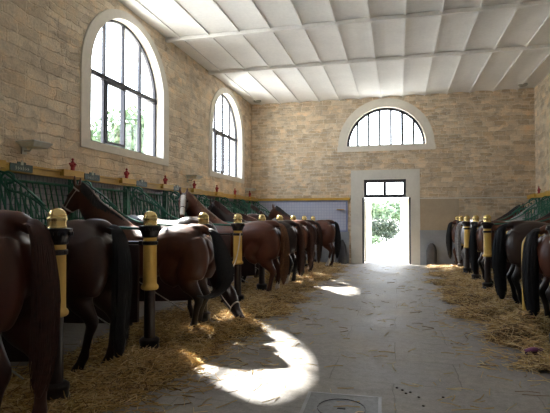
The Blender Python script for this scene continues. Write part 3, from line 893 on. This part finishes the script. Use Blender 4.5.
TAIL = ([(.06, 0, 1.47), (-.02, 0, 1.46), (-.065, 0, 1.36), (-.085, 0, 1.15), (-.09, 0, .9), (-.08, 0, .65), (-.07, 0, .42), (-.06, 0, .30)], [.035, .042, .055, .075, .085, .08, .06, .025])
NUP = [(1.38, 0, 1.28), (1.60, 0, 1.45), (1.82, 0, 1.66), (1.98, 0, 1.84), (2.08, 0, 1.93)]
HW = M['white_hair'] = simple('white_hair', (.66, .60, .54), .6)
def hair(name, col): return simple(name, col, .6, 0, .35, 30)
HR = dict(black=hair('black_horsehair', (.008, .008, .011)), dark=hair('dark_brown_horsehair', (.03, .014, .010)), tan=hair('tan_horsehair', (.17, .075, .035)), grey=hair('pale_grey_horsehair', (.36, .36, .38)), red=hair('red_brown_horsehair', (.055, .019, .012)))

meshes = {}
def horse(key, label, loc, rotz, group, coatm, hairm, neck=NUP, muzzle=(2.36, 0, 1.47), tail=TAIL, hairn=70, halter=None, mane=True, white=(), blaze=False, share=None, scale=1., voxel=.018, seed=1, **kw):
    t = thing('horse', label, 'horse', loc, rotz, group); t.scale = (scale,) * 3
    sk = share or key
    if sk not in meshes: meshes[sk] = horse_body(sk, neck, muzzle, white=white, blaze=blaze, voxel=voxel, **kw)
    me, poll, d, nrm, lat, sc = meshes[sk]
    if share and share != key: me = me.copy()
    mis = [p.material_index for p in me.polygons] if not len(me.materials) else me['mis']
    if len(me.materials): mis = list(mis)
    me['mis'] = mis
    me.materials.clear()
    for m in (coatm, HW, M['hoof']): me.materials.append(m)
    me.polygons.foreach_set('material_index', list(mis))
    o = bpy.data.objects.new('body', me); C.objects.link(o); o.parent = t
    obj('tail', tail_mesh(tail[0], tail[1], hairn, seed), hairm, t, True)
    if mane:
        bm = bmesh.new(); rg = random.Random(seed); nk = catmull(neck, 6); m = len(nk)
        for i in range(4, m):
            for j in range(5):
                p = Vector(nk[i]); tt = (Vector(nk[min(i + 1, m - 1)]) - Vector(nk[i - 1])).normalized()
                sd = Vector((-tt.y, tt.x, 0)); sd = sd.normalized() if sd.length > .1 else Vector((0, 1, 0))
                up = tt.cross(sd); up = up if up.z > 0 else -up
                f = i / (m - 1); hb = .28 * (1 - f) + .115 * f
                b0 = p + up * (hb * .95) + tt * rg.uniform(-.03, .03)
                s = 1 if abs(rotz) > 2 else -1
                b1 = b0 + sd * s * .05 + up * .012; b2 = b1 + sd * s * .035 - Vector((0, 0, .07)); b3 = b2 - Vector((0, 0, rg.uniform(.03, .09))) + sd * s * .015
                etube(bm, [tuple(b0) + (.012, .012), tuple(b1) + (.012, .010), tuple(b2) + (.009, .009), tuple(b3) + (.003, .003)], 5, tt, 0)
        obj('mane', bm, hairm, t, True)
    for s in (-1, 1):
        q = poll + d * .2 * sc + nrm * .04 + lat * s * .084
        bm = bmesh.new(); bmesh.ops.create_uvsphere(bm, u_segments=10, v_segments=8, radius=.019, matrix=Matrix.Translation(q)); obj('eye', bm, M['eye'], o, True)
    if halter:
        bm = bmesh.new()
        def loop(tv, ra, rb, off):
            c = poll + d * tv * sc + nrm * off
            pts = [c + lat * ra * math.cos(a) + nrm * rb * math.sin(a) for a in (2 * PI * j / 20 for j in range(21))]
            etube(bm, [tuple(p) + (.012, .005) for p in pts], 6, d, 0)
            return c
        loop(.40, .068, .102, -.02); loop(.03, .086, .13, -.04)
        for s in (-1, 1):
            a = poll + d * .03 * sc + lat * s * .085 - nrm * .03; b = poll + d * .40 * sc + lat * s * .068 - nrm * .02
            mid = (a + b) / 2 + lat * s * .016
            etube(bm, [tuple(a) + (.01, .005), tuple(mid) + (.01, .005), tuple(b) + (.01, .005)], 6, lat, 0)
        obj('halter', bm, halter, t)
    return t

BAY = coat('bay_coat', (.085, .026, .013), (.014, .010, .009))
BAY2 = coat('bright_bay_coat', (.085, .028, .014), (.016, .011, .009))
CHEST = coat('chestnut_coat', (.085, .023, .012), (.045, .014, .009), band=(.3, .6))
LIVER = coat('liver_chestnut_coat', (.036, .014, .010), (.022, .010, .008))
DARK = coat('dark_bay_coat', (.026, .012, .009), (.010, .008, .008))
GREY = coat('grey_coat', (.34, .35, .38), (.22, .22, .24))
RED = coat('red_chestnut_coat', (.10, .028, .014), (.05, .016, .01), band=(.3, .6))
HB = coat('near_chestnut_coat', (.060, .018, .010), (.050, .016, .010), band=(.3, .6))
GL = 'horses tied in the left row'; GR = 'horses tied in the right row'

T2 = ([(.06, 0, 1.47), (-.02, 0, 1.46), (-.07, 0, 1.36), (-.095, 0, 1.12), (-.10, 0, .85), (-.09, 0, .60), (-.08, 0, .36), (-.07, 0, .20)], [.04, .05, .065, .085, .09, .085, .075, .05])
H1T = ([(.06, 0, 1.47), (-.02, .01, 1.46), (-.075, .02, 1.34), (-.10, .02, 1.1), (-.10, .02, .85), (-.09, .02, .62), (-.07, .02, .44), (-.06, .02, .36)], [.04, .048, .058, .07, .075, .065, .045, .02])
horse('near', 'big chestnut horse seen from behind at the left edge, nearest the camera', (-2.45, 2.86, 0), PI + .05, GL, HB, HR['red'], tail=H1T, hairn=150, halter=M['leather'], white=('HL',), hl=.05, hr=-.12, scale=1.06, seed=3, voxel=.016)
horse('second', 'dark bay horse with black tail between the first two posts on the left', (-2.84, 4.44, 0), PI - .05, GL, LIVER, HR['black'], tail=T2, hairn=130, halter=M['leather'], hl=.10, hr=-.04, scale=1.02, seed=4, neck=[(1.38, 0, 1.26), (1.55, 0, 1.38), (1.72, .04, 1.48), (1.85, .09, 1.52), (1.93, .14, 1.50)], muzzle=(2.08, .42, 1.08))
T3 = ([(.06, 0, 1.47), (-.02, 0, 1.46), (-.09, .0, 1.38), (-.15, .0, 1.20), (-.20, -.01, .98), (-.21, .0, .80), (-.16, .09, .66), (-.08, .26, .60), (.0, .44, .63)], [.035, .045, .06, .085, .10, .10, .075, .035, .012])
NUP3 = [(1.38, 0, 1.30), (1.62, .0, 1.52), (1.88, .0, 1.74), (2.05, .0, 1.97), (2.15, 0, 2.10)]
horse('sunlit', 'bay horse with sunlit rump and black swishing tail, head raised at the wall', (-2.46, 6.16, 0), PI - .03, GL, BAY2, HR['black'], tail=T3, hairn=260, halter=M['pale_strap'], hl=.04, hr=.12, scale=.975, neck=NUP3, muzzle=(2.44, .08, 1.63), seed=5, voxel=.016)
# turned horse with its head down in the straw
NDN = [(1.36, 0, 1.20), (1.56, .0, 1.02), (1.70, .05, .80), (1.77, .09, .60), (1.82, .12, .47)]
horse('lowered', 'brown horse turned to the aisle with its head lowered into the straw, pale halter', (-4.58, 7.28, 0), -.02, GL, LIVER, HR['dark'], hairn=60, halter=M['pale_strap'], neck=[(x, -y, z) for x, y, z in NDN], muzzle=(2.26, -.48, .12), seed=6, scale=1.06)
NWT = [(1.38, 0, 1.30), (1.62, -.02, 1.52), (1.84, -.05, 1.76), (1.98, -.03, 1.95), (2.08, .04, 2.07)]
horse('white_faced', 'red chestnut horse with tan tail, white-blazed face turned back towards the aisle', (-2.27, 9.40, 0), PI, GL, RED, HR['tan'], hairn=100, halter=M['leather'], neck=NWT, muzzle=(1.93, .42, 1.63), facelat=(.9, .42, 0), white=('HR',), blaze=True, hl=.06, hr=-.06, seed=7)
horse('standard', 'very dark bay horse just beyond the red chestnut with the tan tail', (-2.27, 11.03, 0), PI - .02, GL, DARK, HR['red'], hairn=70, white=('HL',), hl=.05, hr=-.05, halter=M['leather'], seed=8)
horse('standard2', 'red bay horse in the left row, third from the tiled end wall', (-2.32, 12.66, 0), PI + .03, GL, BAY, HR['red'], hairn=50, white=('HR',), hl=-.04, hr=.08, halter=M['leather'], seed=9, neck=[(1.38, 0, 1.26), (1.60, 0, 1.40), (1.85, .0, 1.54), (2.05, .0, 1.6), (2.15, 0, 1.62)], muzzle=(2.38, 0, 1.12))
horse('h8', 'brown horse in the left row, second from the tiled end wall', (-2.35, 14.28, 0), PI, GL, LIVER, HR['dark'], hairn=40, share='standard2', halter=None, seed=10)
horse('h9', 'red bay horse with black tail, last of the left row by the tiled wall', (-2.0, 15.9, 0), PI - .06, GL, CHEST, HR['black'], hairn=60, share='standard', halter=None, seed=11)
# right row
horse('r1', 'brown horse with dark tail, last of the right row by the end wall', (1.70, 16.72, 0), .0, GR, CHEST, HR['black'], hairn=50, share='standard', seed=12)
horse('r2', 'grey horse with pale tail in the right row', (1.84, 15.56, 0), 0, GR, GREY, HR['grey'], hairn=60, share='standard2', seed=13)
horse('r3', 'brown horse with black tail behind the clear cream post of the right row', (1.82, 12.42, 0), .04, GR, BAY2, HR['black'], hairn=60, hl=.05, hr=.1, seed=14, halter=M['leather'], neck=NUP, muzzle=(2.36, 0, 1.45))
RT = ([(.06, 0, 1.47), (-.03, 0, 1.46), (-.08, 0, 1.36), (-.105, 0, 1.12), (-.11, 0, .85), (-.10, 0, .55), (-.08, 0, .30), (-.07, 0, .18)], [.04, .05, .07, .095, .10, .095, .085, .05])
horse('r4', 'very dark horse with long black tail, second from the camera in the right row', (1.86, 9.42, 0), -.03, GR, DARK, HR['black'], tail=RT, hairn=110, hl=.02, hr=.08, seed=15, scale=1.0, neck=[(1.38, 0, 1.26), (1.60, 0, 1.36), (1.85, .02, 1.44), (2.05, .04, 1.46), (2.18, .06, 1.42)], muzzle=(2.40, .1, .95))
horse('r5', 'bay horse with black tail, nearest of the right row at the right edge', (1.95, 7.72, 0), 0, GR, BAY, HR['black'], tail=RT, hairn=130, hl=.0, hr=.10, seed=16, scale=.97, share='r4')

# ------------------------------------------------------------------ straw
def fbm(x, y, s=0):
    return (math.sin(x * 2.1 + y * 1.3 + s) * .5 + math.sin(x * 4.7 - y * 3.1 + 2 * s + 1) * .28 + math.sin(x * 9.3 + y * 8.1 + s * 3) * .14 + math.sin(-x * 15. + y * 13.7 + s) * .09)
heapsL = [(-3.15, 5.3, .16, .5), (-2.5, 4.45, .13, .42), (-2.15, 6.65, .16, .40), (-2.5, 6.1, .10, .45), (-2.6, 3.9, .06, .5), (-2.2, 8.1, .10, .6), (-2.2, 9.3, .14, .5), (-2.1, 10.9, .14, .5), (-2.0, 12.8, .1, .6), (-1.9, 14.6, .1, .6), (-1.9, 16.2, .08, .5), (-2.9, 3.6, .14, .6)]
heapsR = [(1.45, 7.0, .22, .38), (1.75, 7.7, .2, .5), (1.2, 8.6, .10, .5), (1.3, 10.0, .14, .6), (1.1, 11.2, .1, .6), (1.0, 12.6, .08, .6), (1.2, 14.4, .08, .6), (1.1, 16.2, .1, .5)]
def hL(x, y):
    edge = -1.98 + .28 * fbm(0, y * 1.1, 1.) + (-.38 * min(1, max(0, (5.0 - y) / 1.0)))
    h = .07 * min(1, max(0, (edge - x) / .5)) * min(1, max(0, (x + 4.05) / .6))
    if h > 0: h *= 1 + .9 * fbm(x * 1.4, y * 1.4)
    for a, b, c, r in heapsL: h += c * math.exp(-((x - a) ** 2 + (y - b) ** 2) / (r * r) * 2.2) * (1 if x < edge + .25 else 0.35)
    yn = 3.63 + 1.64 * round((y - 3.63) / 1.64); d2 = (x - PLX) ** 2 + (y - yn) ** 2
    return h * (1 - .95 * math.exp(-d2 / .07))
def hR(x, y):
    edge = 1.15 + .22 * fbm(1, y * 1.1, 2.)
    h = .06 * min(1, max(0, (x - edge) / .5)) * min(1, max(0, (4.1 - x) / .6))
    if h > 0: h *= 1 + .9 * fbm(x * 1.4, y * 1.4, 5)
    for a, b, c, r in heapsR: h += c * math.exp(-((x - a) ** 2 + (y - b) ** 2) / (r * r) * 2.2) * (1 if x > edge - .3 else .4)
    return h
def straw(name, label, hf, x0, x1, y0, y1, n, pedge, seed, step=.07, base=True, lo=.03):
    rg = random.Random(seed); verts = []; faces = []; mi = []
    if base:
        nx = int((x1 - x0) / step); ny = int((y1 - y0) / step); idx = {}
        def vid(i, j):
            if (i, j) not in idx:
                x = x0 + i * step; y = y0 + j * step; idx[(i, j)] = len(verts)
                verts.append((x, y, max(-.03, hf(x, y) - .035 + .018 * fbm(x * 7, y * 7)) ))
            return idx[(i, j)]
        for i in range(nx):
            for j in range(ny):
                if hf(x0 + (i + .5) * step, y0 + (j + .5) * step) > lo:
                    faces.append((vid(i, j), vid(i + 1, j), vid(i + 1, j + 1), vid(i, j + 1))); mi.append(0)
    c = 0; tries = 0
    while c < n and tries < n * 30:
        tries += 1
        y = y0 + (y1 - y0) * rg.random() ** 1.5; x = rg.uniform(x0, x1)
        h = hf(x, y); p = pedge(x, y, h)
        if rg.random() > p: continue
        c += 1
        L = rg.uniform(.07, .24); a = rg.uniform(0, 2 * PI); el = rg.gauss(0, .28) if h > .03 else rg.uniform(-.03, .06); r = rg.uniform(.0022, .0045)
        d = Vector((math.cos(a) * math.cos(el), math.sin(a) * math.cos(el), math.sin(el)))
        z = max(.006 + abs(d.z) * L / 2, h - .015 + rg.uniform(0, .035)) if h > .02 else .006 + abs(d.z) * L / 2
        cpt = Vector((x, y, z)); s = d.cross(Vector((0, 0, 1))).normalized() * r; u = Vector((0, 0, r * 1.6))
        bend = Vector((0, 0, rg.uniform(-.012, .012))) + s.normalized() * rg.uniform(-.02, .02)
        b0 = len(verts)
        for q, pp in enumerate((cpt - d * L / 2, cpt + bend, cpt + d * L / 2)):
            verts.extend([tuple(pp - s - u * .3), tuple(pp + s - u * .3), tuple(pp + u * .7)])
        m = rg.choices((1, 2, 3), (5, 3, 2))[0]
        for g in (0, 3):
            for k in range(3):
                faces.append((b0 + g + k, b0 + g + (k + 1) % 3, b0 + g + 3 + (k + 1) % 3, b0 + g + 3 + k)); mi.append(m)
    me = bpy.data.meshes.new(name); me.from_pydata(verts, [], faces); me.validate()
    for m in STRAW: me.materials.append(m)
    me.polygons.foreach_set('material_index', mi[:len(me.polygons)]); me.update()
    o = bpy.data.objects.new(name, me); C.objects.link(o)
    tag(o, label, 'straw', kind='stuff'); return o
straw('straw_bedding', 'golden straw heaped under the horses of the left row', hL, -4.05, -1.3, 2.2, 17.2, 26000, lambda x, y, h: (min(1, h / .06) * (1. if x > -3.4 else .45)) if h > .012 else .05 * math.exp(-max(0, x + 1.9) / .25), 11)
straw('straw_bedding', 'pale straw strewn under the horses of the right row', hR, .4, 4.0, 5.6, 17.2, 15000, lambda x, y, h: (min(1, h / .06) * (1. if x < 2.4 else .4)) if h > .012 else .09 * math.exp(-max(0, 1.25 - x) / .3), 12)
straw('loose_straw', 'loose straws scattered over the stone aisle', lambda x, y: 0, -2.1, 1.8, 2.6, 16.5, 1200,
      lambda x, y, h: (.9 * math.exp(-(x + 2.1) / .35) + 1.0 * math.exp(-(1.8 - x) / .55) + .035) * (.35 + .65 * (fbm(x * 2.3, y * 2.3, 4) > .1)), 13, base=False)
# small droppings
for k, (x, y) in enumerate([(-.02, 4.75), (.03, 4.7), (.06, 4.62), (.10, 4.66), (.17, 4.55), (.2, 4.35), (.38, 4.6), (.42, 4.2)]):
    bm = bmesh.new(); bmesh.ops.create_icosphere(bm, subdivisions=2, radius=.011, matrix=Matrix.Translation((0, 0, .007)) @ Matrix.Diagonal((1.2, 1, .6, 1)))
    o = obj('dropping', bm, M['dung'], smooth=True); o.location = (x, y, 0); tag(o, 'tiny dark crumb of dung on the floor beside the inspection cover', 'dung', 'dark crumbs on the aisle floor')

# ------------------------------------------------------------------ outside
bm = bmesh.new(); vs = [bm.verts.new(p) for p in ((-150, -100, -.12), (150, -100, -.12), (150, 220, -.12), (-150, 220, -.12))]; bm.faces.new(vs)
obj('ground', bm, M['gravel'], kind='structure')
bm = bmesh.new(); box(bm, (DC, BY + .75, -.06), (2.2, .7, .1)); obj('trim_50', bm, M['gravel'], kind='structure')

def leafy(name, label, cat, loc, rad, n, mat, trunk=True, seed=1, ls=.14, group=None, z0=None):
    rg = random.Random(seed)
    t = thing(name, label, cat, loc, 0, group)
    cz = z0 if z0 is not None else rad[2]
    blobs = [(rg.uniform(-.5, .5) * rad[0], rg.uniform(-.5, .5) * rad[1], cz + rg.uniform(-.45, .45) * rad[2], rg.uniform(.35, .6)) for _ in range(12)]
    verts, faces = [], []
    for _ in range(n):
        bx, by, bz, br = blobs[rg.randrange(12)]
        v = Vector((rg.gauss(0, 1), rg.gauss(0, 1), rg.gauss(0, 1))).normalized() * (rg.random() ** .4) * br
        p = Vector((bx + v.x * rad[0], by + v.y * rad[1], max(.05, bz + v.z * rad[2])))
        a = Vector((rg.gauss(0, 1), rg.gauss(0, 1), rg.gauss(0, 1))).normalized(); b = a.orthogonal().normalized()
        s = ls * rg.uniform(.6, 1.3); k = len(verts)
        verts += [tuple(p - a * s), tuple(p + b * s * .45), tuple(p + a * s), tuple(p - b * s * .45)]; faces.append((k, k + 1, k + 2, k + 3))
    me = bpy.data.meshes.new(name); me.from_pydata(verts, [], faces)
    obj('foliage', me, mat, t)
    if trunk:
        bm = bmesh.new(); tube(bm, [(0, 0, -.1), (.1, 0, cz * .5), (.0, .1, cz), (.1, 0, cz + rad[2] * .5)], [.22, .17, .12, .04], 10, 3)
        for k in range(5):
            a = k * 1.26; tube(bm, [(.05, 0, cz * (.55 + .07 * k)), (rad[0] * .35 * math.cos(a), rad[1] * .35 * math.sin(a), cz + rad[2] * .1), (rad[0] * .6 * math.cos(a), rad[1] * .6 * math.sin(a), cz + rad[2] * .3)], [.08, .05, .02], 6, 3)
        obj('trunk', bm, M['trunk'], t, True)
    return t
leafy('tree', 'leafy tree outside the near arched window', 'tree', (-19.5, 31.5, -.12), (3.2, 3.2, 3.6), 6000, M['leaf_pale'], seed=2, ls=.22, z0=7.0)
leafy('tree', 'pale tree beyond the doorway, left', 'tree', (-5.5, 58, -.12), (6, 4, 1.9), 9000, M['leaf_pale'], seed=3, ls=.3, z0=2.3, group='trees beyond the doorway')
leafy('tree', 'pale tree beyond the doorway, right', 'tree', (2.5, 70, -.12), (6, 4, 2.0), 9000, M['leaf_pale'], seed=4, ls=.3, z0=2.5, group='trees beyond the doorway')
leafy('shrub', 'dark green rounded shrub beyond the doorway on the left', 'shrub', (-1.3, 38, -.12), (1.9, 1.4, .95), 4000, M['leaf'], False, 5, .12)
leafy('shrub', 'low pinkish-green shrub beyond the doorway, nearer the left jamb', 'shrub', (-1.5, 29, -.12), (.8, .6, .4), 700, M['leaf_pale'], False, 6, .08)

# ------------------------------------------------------------------ light
W = bpy.data.worlds.new('sky'); bpy.context.scene.world = W; W.use_nodes = True
nt = W.node_tree; bg = nt.nodes['Background']
tc = nt.nodes.new('ShaderNodeTexCoord'); sp = nt.nodes.new('ShaderNodeSeparateXYZ'); nt.links.new(tc.outputs['Generated'], sp.inputs[0])
cr = ramp(nt, sp.outputs['Z'], [(0.0, (.95, .97, 1.0)), (.35, (.82, .90, 1.0)), (1.0, (.55, .72, 1.0))])
nt.links.new(cr, bg.inputs[0]); bg.inputs[1].default_value = 8.6
sd = Vector((.865, -.735, -1)).normalized()
s = bpy.data.lights.new('sun', 'SUN'); s.energy = 58; s.angle = .03; s.color = (1, .95, .87)
so = bpy.data.objects.new('sun', s); C.objects.link(so); so.rotation_euler = sd.to_track_quat('-Z', 'Y').to_euler()
def portal(name, loc, direction, sx, sy):
    l = bpy.data.lights.new(name, 'AREA'); l.shape = 'RECTANGLE'; l.size = sx; l.size_y = sy; l.cycles.is_portal = True
    o = bpy.data.objects.new(name, l); C.objects.link(o); o.location = loc; o.rotation_euler = Vector(direction).to_track_quat('-Z', 'Y').to_euler()
for i, c in enumerate(WC): portal('window_portal', (LX - .3, c, 4.3), (1, 0, 0), 2.7, 2.8)
portal('window_portal', (uc, BY + .3, 4.87), (0, -1, 0), 2.8, 1.5)
portal('door_portal', (DC, BY + .5, 1.5), (0, -1, 0), 1.7, 3.0)

# ------------------------------------------------------------------ camera
cam = bpy.data.cameras.new('camera'); co = bpy.data.objects.new('camera', cam); C.objects.link(co)
cam.sensor_width = 36; cam.lens = 485 / 550 * 36; cam.clip_end = 500
co.location = (0, 0, 1.6); co.rotation_euler = (math.radians(90 + 1.42), 0, math.radians(14.23))
sc = bpy.context.scene; sc.camera = co
sc.view_settings.view_transform = 'Standard'; sc.view_settings.look = 'None'; sc.view_settings.gamma = 1; sc.view_settings.use_curve_mapping = False
sc.view_settings.exposure = 0.0
sc.cycles.max_bounces = 8; sc.cycles.diffuse_bounces = 6; sc.cycles.glossy_bounces = 3; sc.cycles.transparent_max_bounces = 12
sc.cycles.use_denoising = True; sc.cycles.denoiser = 'OPENIMAGEDENOISE'; sc.cycles.sample_clamp_indirect = 8
